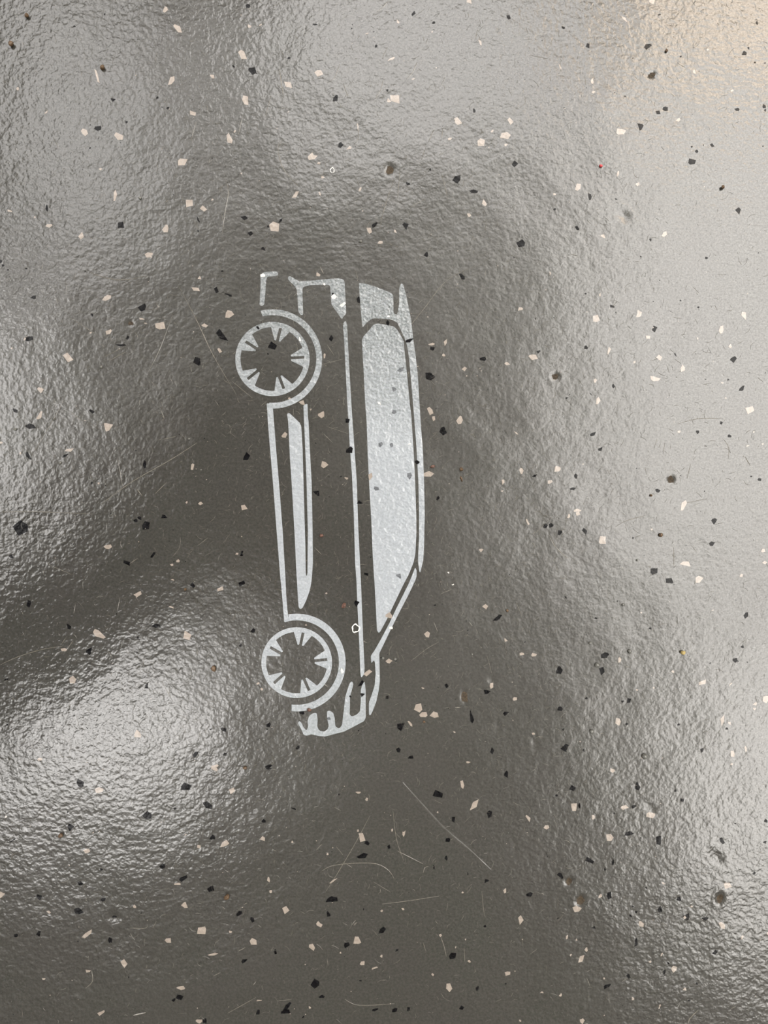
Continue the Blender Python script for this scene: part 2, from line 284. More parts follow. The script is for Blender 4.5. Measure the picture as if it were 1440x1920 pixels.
(480, 1440): ("""72 5 36 14;1408 33 42 20 85;1022 152 54 46;1310 262 50 34 80;1115 288 34 28 80;42 297 26 20;213 228 26 8;1077 405 34 22;1070 505 28 18 80;1002 558 24 12 90;1192 595 22 6 90;1295 637 32 22 50;747 445 28 20 65;598 492 50 32 20;625 420 28 20 -30;427 742 64 34 10;408 824 34 22 -65;710 910 50 26 35;510 992 44 28 70;108 1036 28 16 90;793 1023 24 12 45;1103 1060 46 36 40;1287 888 16 14;333 1210 56 44 50;368 1285 32 18 -10;175 1342 64 26 65;168 1370 52 26 0;12 1373 28 18 85;265 1400 16 8 50;670 1360 40 14 15;780 1362 28 26;858 1357 24 22 90;1157 1350 26 26;1245 1240 28 18 80;587 1197 16 12;1405 1215 12 10;468 148 12 10 60;605 795 14 8 90""",
"""1162 95 46 20 -85;1223 213 74 27 55;578 138 32 12 -10;622 177 22 14 80;592 387 48 40 -60;573 352 12 12;765 350 16 12 90;832 368 32 16 80;37 397 28 26;72 627 28 16 80;435 635 50 13 35;170 800 38 38;357 878 42 28 -20;315 1005 42 32 -45;567 970 48 40 -70;600 1097 26 24;707 1057 16 16;707 803 14 14;825 792 18 14;1037 940 20 14 -70;1123 1008 18 8 70;1087 1237 50 34 85;1200 1087 20 16;993 1162 18 14;1417 1155 28 24;1162 700 12 10;18 1307 26 18;302 1347 16 12;202 415 14 14;402 483 12 12;475 1040 12 12;665 1125 36 13 25;1178 963 10 10;82 695 20 18;1400 690 24 16 90;1022 248 12 10 90"""),
(960, 1440): ("""338 115 34 28 60;252 155 18 16;380 212 36 18 85;688 215 28 22;705 102 44 26 -75;920 127 18 16;958 180 22 22;655 370 52 24 0;825 403 54 30 -80;1180 408 40 28 -75;438 520 54 36 -10;522 570 18 14 90;567 530 36 12 85;275 605 36 22 -35;97 712 38 24;548 720 40 30 80;938 737 32 28;833 795 34 22 90;1087 847 32 24;697 983 44 20 75;1145 1035 36 20 50;458 897 20 10;667 830 16 16;698 810 16 14;680 777 16 14;655 1170 26 18 -70;858 1147 26 12 75;880 1098 14 12;534 1227 42 20 35;687 1233 6 6;1040 1213 16 12 80;997 1307 18 16;755 673 14 12;725 393 10 8;983 838 38 30 40;1362 592 22 18 45;1427 298 22 18 90;1422 415 18 18;575 255 10 10;258 845 10 12;562 775 12 6 40;1255 313 14 8""",
"""565 15 26 24;345 217 46 36 90;632 222 38 34;780 265 44 28;92 282 36 26 90;195 335 26 24;457 278 24 20 90;547 395 44 36 90;1210 660 42 36;48 858 46 36 90;725 875 34 28;1180 885 40 36 -45;365 790 44 38;388 1075 48 30 65;418 1022 26 20 80;310 950 24 14 90;362 965 18 14 90;910 1128 36 28 70;778 1090 16 14;842 1050 20 10 65;972 1243 22 16;678 1297 18 18;273 1278 22 14 45;393 1422 34 24 90;1295 952 22 16 50;973 840 22 20;497 720 24 20 60;850 648 20 14;1437 928 18 12 90;830 1342 26 9 65;1395 967 8 8;170 1265 20 12;330 1052 14 8 50;517 1183 12 12;518 1390 10 8;1010 780 16 14;45 1422 20 10"""),
}
# flakes above the film: black ones painted grey as lit, and those that cross its edge
LIT_DARK = {(480, 480, 815), (480, 480, 775), (480, 480, 700), (480, 480, 762), (480, 480, 862), (480, 480, 677), (480, 960, 806), (480, 960, 413)}
CROSSING = {(480, 480, c) for c in (865, 742, 577, 530, 515, 905, 10, 433, 582, 640, 260)} | {(480, 960, c) for c in (597, 592, 567, 530, 748, 632, 622)}
OVERLAY = [  # flakes painted white, most as if lit by the projected car (photograph pixels: x y w h angle)
 (626, 557, 9, 9, 60), (642, 571, 16, 9, 45), (493, 516, 9, 7, 0), (562, 636, 9, 4, -70), (728, 593, 5, 6, 0), (608, 533, 5, 4, 0),
 (733, 1177, 7, 6, 0), (642, 1258, 8, 13, 0), (849, 1096, 6, 3, 0), (841, 1074, 4, 3, -45), (712, 756, 7, 5, -30), (768, 832, 5, 3, 0), (11, 1531, 4, 4, 0)]
rnd = random.Random(11)
def flake_outline(w, h, ang):
    """an irregular broken chip: a few sharp corners, now and then a notch"""
    n = rnd.choice((5, 6, 6, 7, 8)) if max(w, h) > 7 else rnd.choice((4, 5, 5, 6))
    a0 = rnd.uniform(0, 2 * math.pi); pts = []
    notch = rnd.randrange(n) if (n >= 6 and rnd.random() < .65) else -1
    for i in range(n):
        a = a0 + 2 * math.pi * (i + rnd.uniform(-.38, .38)) / n
        r = rnd.uniform(.78, 1.28)
        if i == notch: r *= rnd.uniform(.45, .65)
        ca, sa = math.cos(a), math.sin(a)
        s = r / max(abs(ca), abs(sa)) ** .35 * .93
        pts.append((ca * s * w / 2, sa * s * h / 2))
    t = math.radians(ang); c, s = math.cos(t), math.sin(t)
    return [(x * c - y * s, x * s + y * c) for x, y in pts]        # y up
def slab(pts, top=6e-5, bot=-4e-4, smooth_n=0):
    """outline (floor metres, world) -> closed slab that follows the floor relief"""
    n = len(pts)
    cx = sum(p[0] for p in pts) / n; cy = sum(p[1] for p in pts) / n
    if sum(pts[i][0] * pts[(i + 1) % n][1] - pts[(i + 1) % n][0] * pts[i][1] for i in range(n)) < 0: pts = pts[::-1]
    vs_ = [(x, y, hz(x, y) + top) for x, y in pts] + [(x, y, hz(x, y) + bot) for x, y in pts] + [(cx, cy, hz(cx, cy) + top)]
    fs = [(i, (i + 1) % n, 2 * n) for i in range(n)] + [(i, n + i, n + (i + 1) % n, (i + 1) % n) for i in range(n)]
    return vs_, fs
def one_flake(name, u, v, w, h, ang, mat, top, jit=1.0):
    x0, y0 = P(u, v); ol = flake_outline(w * PX, h * PX, ang)
    vs_, fs = slab([(x0 + x, y0 + y) for x, y in ol], top)
    z0 = hz(x0, y0)
    o = mesh_obj(name, [(x - x0, y - y0, z - z0) for x, y, z in vs_], fs, mat, FLOOR)
    o.location = (x0, y0, z0); return o
def merge(lists):
    V, F = [], []
    for vs_, fs in lists:
        b = len(V); V += vs_; F += [tuple(i + b for i in f_) for f_ in fs]
    return V, F
small = {0: [], 1: []}
for (ox, oy), two in FL.items():
    for kind, txt in enumerate(two):
        for it in txt.replace('\n', '').split(';'):
            q = [float(t) for t in it.split()]
            cx, cy, w, h = q[:4]; ang = q[4] if len(q) > 4 else rnd.uniform(-25, 25)
            u, v_, w, h = ox + cx / 3, oy + cy / 3, w / 3, h / 3
            top = (5e-5, 7e-5)[kind]
            key = (ox, oy, int(cx)); mt = (M_DARK, M_LIGHT)[kind]
            if key in LIT_DARK: mt = M_LIT_DARK
            if key in LIT_DARK or key in CROSSING: top = 2.0e-4
            elif max(w, h) < 7.5:
                x0, y0 = P(u, v_)
                small[kind].append(slab([(x0 + x, y0 + y) for x, y in flake_outline(w * PX * 1.05, h * PX * 1.05, ang)], top))
                continue
            one_flake(('black_flake', 'cream_flake')[kind], u, v_, w * 1.14, h * 1.14, ang, mt, top)
for (u, v_, w, h, a) in OVERLAY:
    one_flake('brightened_flake', u, v_, w * 1.05, h * 1.05, a, M_BRIGHT, 2.0e-4)
# flakes too small to pick apart, and those beyond the frame
for _ in range(2600):
    u, v_ = rnd.uniform(-1700, 3140), rnd.uniform(-1500, 3420)
    if -8 < u < 1448 and -8 < v_ < 1928: continue
    x0, y0 = P(u, v_); w = rnd.uniform(4, 15)
    small[rnd.random() < .48].append(slab([(x0 + x, y0 + y) for x, y in flake_outline(w * PX, w * rnd.uniform(.5, 1) * PX, rnd.uniform(0, 180))]))
for _ in range(420):
    u, v_ = rnd.uniform(0, 1440), rnd.uniform(0, 1920); x0, y0 = P(u, v_); w = rnd.uniform(1.2, 2.8)
    small[rnd.random() < .55].append(slab([(x0 + x, y0 + y) for x, y in flake_outline(w * PX, w * rnd.uniform(.6, 1) * PX, 0)]))
for k, nm, mt in ((0, 'black_specks', M_DARK), (1, 'cream_specks', M_LIGHT)):
    V, F = merge(small[k]); tag(mesh_obj(nm, V, F, mt, FLOOR), kind='stuff')

# ------------------------------------------------------------------ scratches and pit dirt, parts of the floor
def ribbon(pts, width, top=9e-5, step=3.0):
    """a hair-thin raised burr along a smooth path given in photograph pixels"""
    P3 = [Vector((p[0], p[1], 0)) for p in pts]; path = []
    for i in range(len(P3) - 1):
        p0 = P3[max(i - 1, 0)]; p1 = P3[i]; p2 = P3[i + 1]; p3 = P3[min(i + 2, len(P3) - 1)]
        n = max(2, int((p2 - p1).length / (step * 2)))
        for j in range(n):
            t = j / n
            path.append(.5 * ((2 * p1) + (p2 - p0) * t + (2 * p0 - 5 * p1 + 4 * p2 - p3) * t * t + (3 * p1 - p0 - 3 * p2 + p3) * t ** 3))
    path.append(P3[-1]); V, F = [], []
    for i, p in enumerate(path):
        d = (path[min(i + 1, len(path) - 1)] - path[max(i - 1, 0)]).normalized(); nrm = Vector((-d.y, d.x, 0))
        t = i / (len(path) - 1); w = width * .5 * (.35 + .65 * math.sin(math.pi * min(1, max(0, t * .94 + .03))))
        for s in (-1, 0, 1):
            x, y = P(p.x + nrm.x * w * s, p.y + nrm.y * w * s); V.append((x, y, hz(x, y) + (top if s == 0 else top * .35)))
        if i:
            a = 3 * (i - 1); F += [(a, a + 1, a + 4, a + 3), (a + 1, a + 2, a + 5, a + 4)]
    return V, [f_[::-1] for f_ in F]
SCR = {
(0, 480): "570 1395 735 1275 960 1146 1110 1050|5;500 90 560 112 650 133 740 130 815 112|4;390 345 470 395 560 455|3;970 330 900 520 830 660|3;1000 160 1100 350 1200 560 1330 780|3;375 775 300 920 180 1120|3;580 570 700 510|3;610 590 705 540|4;660 1130 690 1300|3;905 865 925 915|5;915 1032 990 1015|4;880 270 890 290 865 303|4;770 1310 800 1350|5;870 1340 940 1270|3;390 870 470 935|3;1300 700 1420 800|2.5",
(0, 960): "0 860 100 815 230 775 350 755|4;270 295 400 350|3;660 560 675 480|3;415 570 425 520|3;0 0 250 0 520 12|4;970 250 1010 200 1015 140|2.5;1110 190 1170 145|2.5;730 290 775 260|4;910 950 970 1065|2.5;380 770 410 725|4;345 745 375 700|3",
(480, 0): "130 800 125 860 160 960 240 1050|4;905 350 880 410 845 445|5;715 450 700 510 670 555|4;745 5 710 45 675 70|5;490 470 520 550|3.5;1045 980 1080 1120|3.5;775 1010 720 1180 695 1290|3;810 950 795 1130|3;470 360 440 440 400 465|3.5;130 380 155 550|4;740 265 710 330|3.5;150 780 130 830|2.5;570 690 575 780 550 810|3;870 1165 950 1120|3;85 540 50 660|3;1245 170 1235 220|4;955 830 930 900|3;740 1370 800 1390|3;1000 730 970 800|4;1050 720 1045 780|4",
(0, 0): "1270 1010 1285 1080 1265 1200 1250 1320|4;1105 680 1075 790|3.5;1365 650 1340 760|3.5;925 1140 950 1125|4;1090 1240 1120 1290|2.5",
(480, 480): "1280 45 1150 90 1050 160 950 290 870 390 760 530|3;370 610 490 580|2.5;400 500 440 560|3;360 60 380 100|4;380 1000 430 1050|3;560 80 575 140|3;400 960 520 1000|2;980 700 1010 730|3",
(480, 960): "580 718 625 735|6;360 950 405 985|5;330 200 370 240|3;1000 620 1020 670|4;870 840 960 770 1030 730|2.5;1040 460 1100 435|3;885 415 900 400|3;910 420 918 400|3;1120 1100 1150 1100|5;1200 620 1215 640|4;1300 810 1330 920|2.5",
(960, 960): "210 130 240 190 310 260|5;225 150 260 215 320 262|3;580 85 640 50 750 20|3.5;910 200 910 310|4;20 500 60 600|2.5;100 130 150 100 240 10|2.5;1010 190 1040 225|3;480 330 500 370|5;130 120 190 60|2.5",
(960, 480): "930 945 1050 915 1190 915|3.5;1190 1030 1220 1080 1215 1140|4;1005 1170 985 1250|4;1100 1365 950 1395|3;575 1215 590 1260|3;800 1080 815 1030|3;850 1110 860 1050|3;870 610 885 660|3;750 1190 755 1230|3;1140 275 1155 305|3;910 345 950 350|3;1310 1130 1340 1180|5;380 700 395 725|3",
(480, 1440): "640 270 560 420 460 590 390 700|3.5;370 580 430 550 560 535 680 540 750 580 775 620|5;770 240 790 400 830 520|3;800 470 900 520 940 540|3.5;710 765 870 745 1030 720|4;1040 950 1060 1010 1070 1060|4;500 1300 580 1335 780 1325|4;940 590 950 560 970 555|5;540 880 560 855|5;550 885 570 865|4;510 540 540 560|4;1270 690 1280 800 1290 840|2.5;340 460 370 430|5;450 440 490 490|2.5;1170 1010 1175 1090|3;940 980 955 1030|3;660 640 760 700|2;120 1310 200 1300|3;400 1070 405 1110|3;700 680 700 700|4",
(960, 1440): "1050 1360 1000 1410 990 1440|6;540 1260 550 1320|3;930 1350 945 1320|3;1230 1355 1260 1340|4;620 1200 650 1180|4;420 1180 440 1230|3;100 1050 140 1020|3",
(0, 1440): "480 1240 520 1200 515 1140|4;1200 1170 1240 1150|4;730 900 820 900 830 880|4;1280 1380 1440 1290|3;860 900 880 860|3;1340 1030 1380 1010|5;1425 1220 1440 1200|5;750 1390 820 1375|9;1370 770 1390 760|4",
(960, 0): "120 65 165 50 180 30|5;270 345 275 400|5;70 540 75 580 50 600|4;300 0 305 40|3;680 950 690 990 710 1000|3.5;410 430 415 480|3;330 1430 370 1440|5;610 260 620 300|3;70 1140 90 1170|3;200 330 100 310|2.5",
}
for (ox, oy), txt in SCR.items():
    for it in txt.split(';'):
        co, wd = it.split('|'); q = [float(t) / 3 for t in co.split()]
        V, F = ribbon([(ox + q[i], oy + q[i + 1]) for i in range(0, len(q), 2)], float(wd) / 3 * .9)
        mesh_obj('scratch', V, F, M_SCRATCH, FLOOR)
V, F = ribbon([(755, 1467), (787, 1503), (833, 1553), (880, 1593), (920, 1630)], 4.5)
tag(mesh_obj('scuff_mark', V, F, M_SCUFF, FLOOR), 'long pale diagonal scuff')
fine = []
for _ in range(5200):
    for _t in range(12):
        u, v_ = rnd.uniform(-60, 1500), rnd.uniform(-60, 1980)
        d = math.hypot((u - 720) / 560, (v_ - 900) / 760)
        if rnd.random() < math.exp(-d * d * .8): break
    a = rnd.gauss(1.0, .7) + (math.pi / 2 if rnd.random() < .25 else 0); L = rnd.choice((3, 5, 6, 8, 11, 16)); bend = rnd.uniform(-.8, .8)
    p = [(u, v_), (u + math.cos(a) * L * .5, v_ - math.sin(a) * L * .5)]; p.append((p[1][0] + math.cos(a + bend) * L * .5, p[1][1] - math.sin(a + bend) * L * .5))
    fine.append(ribbon(p, rnd.uniform(.45, .85), 8e-5, 4.0))
V, F = merge(fine); tag(mesh_obj('fine_scratches', V, F, M_HAIRLINE, FLOOR), kind='stuff')
for (u, v_, r, st, ang, dep) in PITS[:8] + PITS[9:10]:
    x0, y0 = P(u, v_); t = math.radians(ang); V = []; n = 14
    for k, rr in enumerate((.35, .62, .85)):
        for i in range(n):
            a = 2 * math.pi * i / n; q = rr * (1 + (rnd.uniform(-.18, .18) if k == 2 else 0))
            x = math.cos(a) * r * st * q * PX; y = math.sin(a) * r * q * PX
            x, y = x0 + x * math.cos(t) - y * math.sin(t), y0 + x * math.sin(t) + y * math.cos(t)
            V.append((x, y, hz(x, y) + (4e-5 if k < 2 else 1e-5)))
    V.append((x0, y0, hz(x0, y0) + 4e-5)); F = [(i, (i + 1) % n, 3 * n) for i in range(n)]
    for k in (0, 1): F += [(k * n + i, (k + 1) * n + i, (k + 1) * n + (i + 1) % n, k * n + (i + 1) % n) for i in range(n)]
    mesh_obj('pit_dirt', V, F, M_DIRT, FLOOR, True)

# ------------------------------------------------------------------ beads and grit
def pebble(name, u, v_, w, h, ang, mat, parent=None, rough=.18, sink=.35, sub=2):
    bm = bmesh.new(); bmesh.ops.create_icosphere(bm, subdivisions=sub, radius=1)
    x0, y0 = P(u, v_); t = math.radians(ang); hh = min(w, h) * .5
    ph = [rnd.uniform(0, 6.3) for _ in range(3)]
    for q in bm.verts:
        k = 1 + rough * (math.sin(3.1 * q.co.x + ph[0]) * math.cos(2.7 * q.co.y + ph[1]) + .5 * math.sin(4.3 * q.co.z + 2 * q.co.x + ph[2]))
        x, y, z = q.co.x * w / 2 * k, q.co.y * h / 2 * k, q.co.z * hh * k
        q.co = Vector((x * math.cos(t) - y * math.sin(t), x * math.sin(t) + y * math.cos(t), z)) * PX
    me = bpy.data.meshes.new(name); bm.to_mesh(me); bm.free(); me.materials.append(mat)
    me.polygons.foreach_set('use_smooth', [rough < .1] * len(me.polygons))
    o = bpy.data.objects.new(name, me); link(o, parent)
    zmin = min(p.co.z for p in me.vertices)
    o.location = (x0, y0, hz(x0, y0) - zmin * (1 - sink * 2) if parent else hz(x0, y0) - zmin - 5e-5); return o
for (u, v_, s) in ((263, 372, 6), (676, 453, 6), (190, 688, 7), (29, 805, 7), (113, 868, 7), (101, 786, 5), (355, 823, 5), (377, 881, 4),
                   (1180, 1221, 9), (1119, 1247, 10), (1109, 1371, 8), (1106, 1206, 7), (1194, 1050, 5), (1168, 1134, 6), (1208, 1418, 11), (741, 1236, 6), (718, 1234, 6), (885, 1227, 5)):
    pebble('glass_bead', u, v_, s, s * rnd.uniform(.8, 1), rnd.uniform(0, 90), M_BEAD, FLOOR, .03, .3)
GRIT = [
 (52, 32, 8, 8, 'B', 'dark brown grain of grit nearest the top left corner of the floor'),
 (23, 85, 9, 10, 'B', 'dark brown grain of grit by the left edge near the top'),
 (193, 128, 8, 9, 'B', 'orange brown grain of grit beside a thin cream sliver'),
 (1249, 96, 5, 6, 'B', 'light brown grain of grit in the warm bright upper right area'),
 (1354, 352, 7, 7, 'B', 'round brown grain of grit near the upper right edge'),
 (1220, 929, 5, 5, 'B', 'tiny dark brown grain just below the big dark pit on the right'),
 (1238, 1003, 7, 8, 'B', 'dark brown grain of grit between two black flakes right of the car image'),
 (865, 880, 7, 7, 'B', 'golden brown grain of grit right of the roof line of the car image'),
 (865, 898, 4, 11, 'B', 'slender orange brown splinter just below a golden brown grain'),
 (811, 875, 9, 6, 'R', 'reddish brown crumb touching the roof line of the car image'),
 (603, 1004, 8, 7, 'R', 'reddish brown grain between the door trim and belt line of the car image'),
 (645, 1135, 8, 11, 'R', 'largest reddish brown grain, beside the belt line above the white ring'),
 (580, 1330, 9, 7, 'R', 'reddish brown grain below the front wheel arch of the car image'),
 (348, 1105, 5, 5, 'B', 'small brown grain beside a black flake in the dark shadow band'),
 (401, 1253, 8, 11, 'B', 'brown oval grain left of the front wheel of the car image'),
 (460, 1439, 8, 6, 'B', 'brown grain below the front end of the car image'),
 (115, 1565, 8, 8, 'B', 'olive brown round grain beside a black flake at lower left'),
 (426, 1680, 10, 10, 'B', 'dark brown round grain at the lower left beside a cream flake'),
 (951, 1145, 5, 5, 'B', 'tiny dark brown grain beside the black bar shaped flake'),
 (1279, 1223, 9, 8, 'Y', 'yellow grain of grit on the bright right part of the floor'),
 (795, 1353, 5, 4, 'B', 'tiny tan grain under the trio of cream flakes'),
 (1126, 312, 6, 5, 'D', 'tiny red speck on the bright upper right part of the floor'),
]
for (u, v_, w, h, k, lab) in GRIT:
    o = pebble('grit_grain' if k != 'D' else 'red_speck', u, v_, w, h, rnd.uniform(-30, 30), {'B': M_BROWN, 'R': M_RUST, 'Y': M_YELLOW, 'D': M_RED}[k], None, .16)
    tag(o, lab, 'grit' if k != 'D' else 'speck', 'grains of grit on the floor')
def ring_crumb(u, v_, rx, ry, th, lab, grp=None):
    n, m = 30, 8; V, F = [], []; x0, y0 = P(u, v_); ph = rnd.uniform(0, 6)
    for i in range(n):
        a = 2 * math.pi * i / n; k = 1 + .10 * math.sin(3 * a + ph) + .07 * math.sin(5 * a); tt = th * (1 + .3 * math.sin(4 * a + ph)) * PX / 2
        for j in range(m):
            b = 2 * math.pi * j / m
            V.append(((rx * k * PX + tt * math.cos(b)) * math.cos(a), (ry * k * PX + tt * math.cos(b)) * math.sin(a), tt * .6 * math.sin(b)))
        for j in range(m): F.append((i * m + j, ((i + 1) % n) * m + j, ((i + 1) % n) * m + (j + 1) % m, i * m + (j + 1) % m))
    o = mesh_obj('ring_crumb', V, F, M_WHITE, None, True); o.location = (x0, y0, hz(x0, y0) + th * PX * .3)
    return tag(o, lab, 'crumb', grp)
ring_crumb(667, 1178, 6.6, 7.2, 2.2, 'white ring shaped crumb beside the belt line of the car image')
ring_crumb(623, 319, 3.6, 4.4, 1.4, 'tiny pale ring shaped crumb left of the brown pit near the top')

# ------------------------------------------------------------------ the projected car image, its light painted as a pale film
def A(*p): return [(400 + x / 3.2727, 480 + y / 3.2727) for x, y in p]
def B(*p): return [(400 + x / 3.2727, 780 + y / 3.2727) for x, y in p]
def Cc(*p): return [(400 + x / 3.2727, 1080 + y / 3.2727) for x, y in p]
def arc(cx, cy, r, a0, a1, n): return [(cx + r * math.cos(math.radians(a0 + (a1 - a0) * i / n)), cy + r * math.sin(math.radians(a0 + (a1 - a0) * i / n))) for i in range(n + 1)]
FILM_TOP = 1.3e-4
def soften(poly, it=1):
    """round the corners of an outline a little, as in the projected image"""
    for _ in range(it):
        out = []
        for i in range(len(poly)):
            p = Vector(poly[i]); a = Vector(poly[i - 1]); b = Vector(poly[(i + 1) % len(poly)])
            la, lb = (a - p).length, (b - p).length
            out.append(tuple(p + (a - p) * min(.25, 1.6 / max(la, .01)))); out.append(tuple(p + (b - p) * min(.25, 1.6 / max(lb, .01))))
        poly = out
    return poly
def lit_film(name, polys, parent, holes=None, soft=True):
    """flat film painted as projected light, cut to the outline, following the floor relief"""
    bm = bmesh.new()
    for pi, poly in enumerate(polys):
        if soft: poly = soften(poly)
        rings = [poly] + (holes[pi] if holes else [])
        pts3 = [[Vector((*P(u, v_), 0)) for u, v_ in r] for r in rings]
        flat = [p for r in pts3 for p in r]
        vsb = [bm.verts.new(p) for p in flat]
        for t in tessellate_polygon(pts3):
            try: bm.faces.new([vsb[i] for i in t])
            except ValueError: pass
    bm.normal_update()
    for f_ in bm.faces:
        if f_.normal.z < 0: f_.normal_flip()
    for _ in range(7):
        es = [e for e in bm.edges if e.calc_length() > .0022]
        if not es: break
        bmesh.ops.subdivide_edges(bm, edges=es, cuts=1)
        bmesh.ops.triangulate(bm, faces=[f_ for f_ in bm.faces if len(f_.verts) > 3])
    for q in bm.verts: q.co.z = hz(q.co.x, q.co.y) + FILM_TOP
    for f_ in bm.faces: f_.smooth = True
    me = bpy.data.meshes.new(name); bm.to_mesh(me); bm.free(); me.materials.append(M_PROJECTION)
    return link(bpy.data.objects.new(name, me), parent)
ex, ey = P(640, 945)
CAR = tag(empty('car_projection', (ex, ey, 0)), 'pale bluish white side view of a car projected on the grey floor, painted as a film', 'projected image')
lit_film('rear_bumper', [A((283, 300), (290, 180), (290, 122), (298, 106), (320, 98), (385, 94), (398, 104), (396, 119), (385, 124), (335, 126), (326, 137), (313, 295), (300, 307))], CAR)
lit_film('tail_lamp', [A((455, 132), (468, 123), (480, 128), (525, 155), (600, 151), (720, 140), (770, 138), (798, 144), (806, 160), (811, 260), (816, 352), (788, 388), (725, 298), (716, 180), (690, 176), (600, 178), (555, 188), (547, 202), (549, 290), (551, 360), (538, 363), (522, 345), (517, 270), (512, 205), (500, 185), (462, 148))], CAR)
lit_film('roof_line', [A((893, 165), (940, 172), (1010, 195), (1090, 228), (1104, 240), (1106, 350), (1120, 362), (1132, 350), (1140, 290), (1140, 200), (1153, 168), (1165, 175), (1180, 230), (1200, 320), (1215, 400), (1225, 500), (1240, 600), (1255, 740), (1266, 920))
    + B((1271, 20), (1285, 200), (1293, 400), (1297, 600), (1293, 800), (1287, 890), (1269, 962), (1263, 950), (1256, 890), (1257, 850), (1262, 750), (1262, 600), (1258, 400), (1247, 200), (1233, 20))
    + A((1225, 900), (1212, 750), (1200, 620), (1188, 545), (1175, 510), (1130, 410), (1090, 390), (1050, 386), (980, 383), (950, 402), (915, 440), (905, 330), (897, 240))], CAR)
lit_film('side_window', [A((912, 515), (920, 495), (950, 462), (985, 420), (1010, 415), (1080, 427), (1110, 434), (1130, 455), (1168, 520), (1175, 600), (1190, 740), (1205, 900))
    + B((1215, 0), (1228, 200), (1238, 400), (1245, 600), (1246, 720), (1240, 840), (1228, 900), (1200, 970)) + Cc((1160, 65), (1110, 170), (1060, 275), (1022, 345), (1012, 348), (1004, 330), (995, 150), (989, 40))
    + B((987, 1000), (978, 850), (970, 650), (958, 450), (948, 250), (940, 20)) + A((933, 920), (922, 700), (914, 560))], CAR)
lit_film('front_pillar', [B((1238, 930), (1247, 945), (1247, 985)) + Cc((1240, 25), (1195, 120), (1140, 225), (1090, 325), (1040, 430), (1018, 475), (1020, 560), (1022, 640), (1015, 700), (1000, 770), (975, 835), (962, 857), (955, 848), (955, 775), (975, 720), (990, 670), (996, 600), (992, 530), (985, 515), (970, 535), (966, 490), (990, 455), (1030, 385), (1080, 290), (1120, 205), (1170, 105), (1202, 40))
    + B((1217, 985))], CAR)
lit_film('belt_line', [A((795, 415), (812, 396), (820, 415), (835, 700), (850, 950)) + B((855, 40), (866, 200), (880, 400), (890, 700), (903, 960)) + Cc((906, 40), (912, 200), (920, 400), (928, 560), (926, 600), (908, 625), (903, 600), (895, 400), (885, 200), (879, 40))
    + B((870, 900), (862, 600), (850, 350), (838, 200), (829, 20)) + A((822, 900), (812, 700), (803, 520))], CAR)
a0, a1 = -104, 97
lit_film('rear_wheel_arch', [A(*(arc(363, 632, 305, a0, a1 - 1, 44) + arc(363, 632, 269, a1 - 3, a0 + 1, 44)))], CAR, soft=False)
lit_film('sill_line', [A((327, 903), (350, 906), (364, 908), (368, 960), (374, 1040)) + B((385, 200), (402, 400), (425, 700), (442, 980)) + Cc((447, 110), (458, 244), (470, 276), (435, 284), (425, 150), (415, 40)) + B((412, 1000), (388, 700), (365, 400), (348, 200), (334, 30)) + A((332, 960))], CAR)
lit_film('front_wheel_arch', [Cc(*(arc(512, 531, 300, -100, 96, 44) + arc(512, 531, 259, 97, -100, 44)))], CAR, soft=False)
lit_film('door_trim', [A((452, 968), (465, 962), (535, 1028)) + B((530, 42), (540, 65), (548, 200), (556, 500), (565, 800), (567, 965), (572, 985), (578, 965), (580, 700), (572, 400), (562, 150), (556, 20)) + A((553, 915), (578, 906), (581, 990))
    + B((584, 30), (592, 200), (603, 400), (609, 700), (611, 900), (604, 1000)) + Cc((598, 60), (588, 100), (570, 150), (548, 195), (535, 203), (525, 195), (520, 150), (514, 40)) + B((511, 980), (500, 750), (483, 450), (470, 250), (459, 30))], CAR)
lit_film('front_grille', [Cc((518, 902), (528, 888), (540, 900), (555, 930), (572, 948), (582, 925), (578, 890), (590, 855), (615, 840), (635, 840), (640, 880), (638, 925), (650, 948), (680, 955), (702, 940), (708, 915), (700, 880), (697, 830), (712, 825), (735, 838), (745, 870), (748, 920), (770, 937), (790, 915), (800, 830), (810, 740), (835, 660), (850, 643), (860, 660), (850, 700), (838, 745), (838, 800), (836, 850), (850, 862), (880, 850), (900, 830), (905, 770), (905, 700), (912, 670), (928, 645), (935, 700), (935, 870), (925, 890), (860, 925), (800, 955), (740, 970), (690, 984), (650, 982), (600, 970), (575, 980), (555, 975), (540, 940))], CAR)
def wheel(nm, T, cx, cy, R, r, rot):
    w = lit_film('wheel_rim', [T(*arc(cx, cy, R, 0, 360, 72)[:-1])], CAR, [[T(*arc(cx, cy, r, 0, 360, 72)[:-1])]], soft=False)
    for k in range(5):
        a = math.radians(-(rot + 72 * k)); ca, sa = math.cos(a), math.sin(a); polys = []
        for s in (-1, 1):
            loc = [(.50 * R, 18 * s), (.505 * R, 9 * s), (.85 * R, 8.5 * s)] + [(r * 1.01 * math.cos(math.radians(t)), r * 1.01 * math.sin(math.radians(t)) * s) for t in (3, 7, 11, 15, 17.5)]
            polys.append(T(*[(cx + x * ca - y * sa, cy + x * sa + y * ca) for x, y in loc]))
        lit_film('spoke', polys, w, soft=False)
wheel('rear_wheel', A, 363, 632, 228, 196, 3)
wheel('front_wheel', Cc, 512, 531, 217, 188, 6)

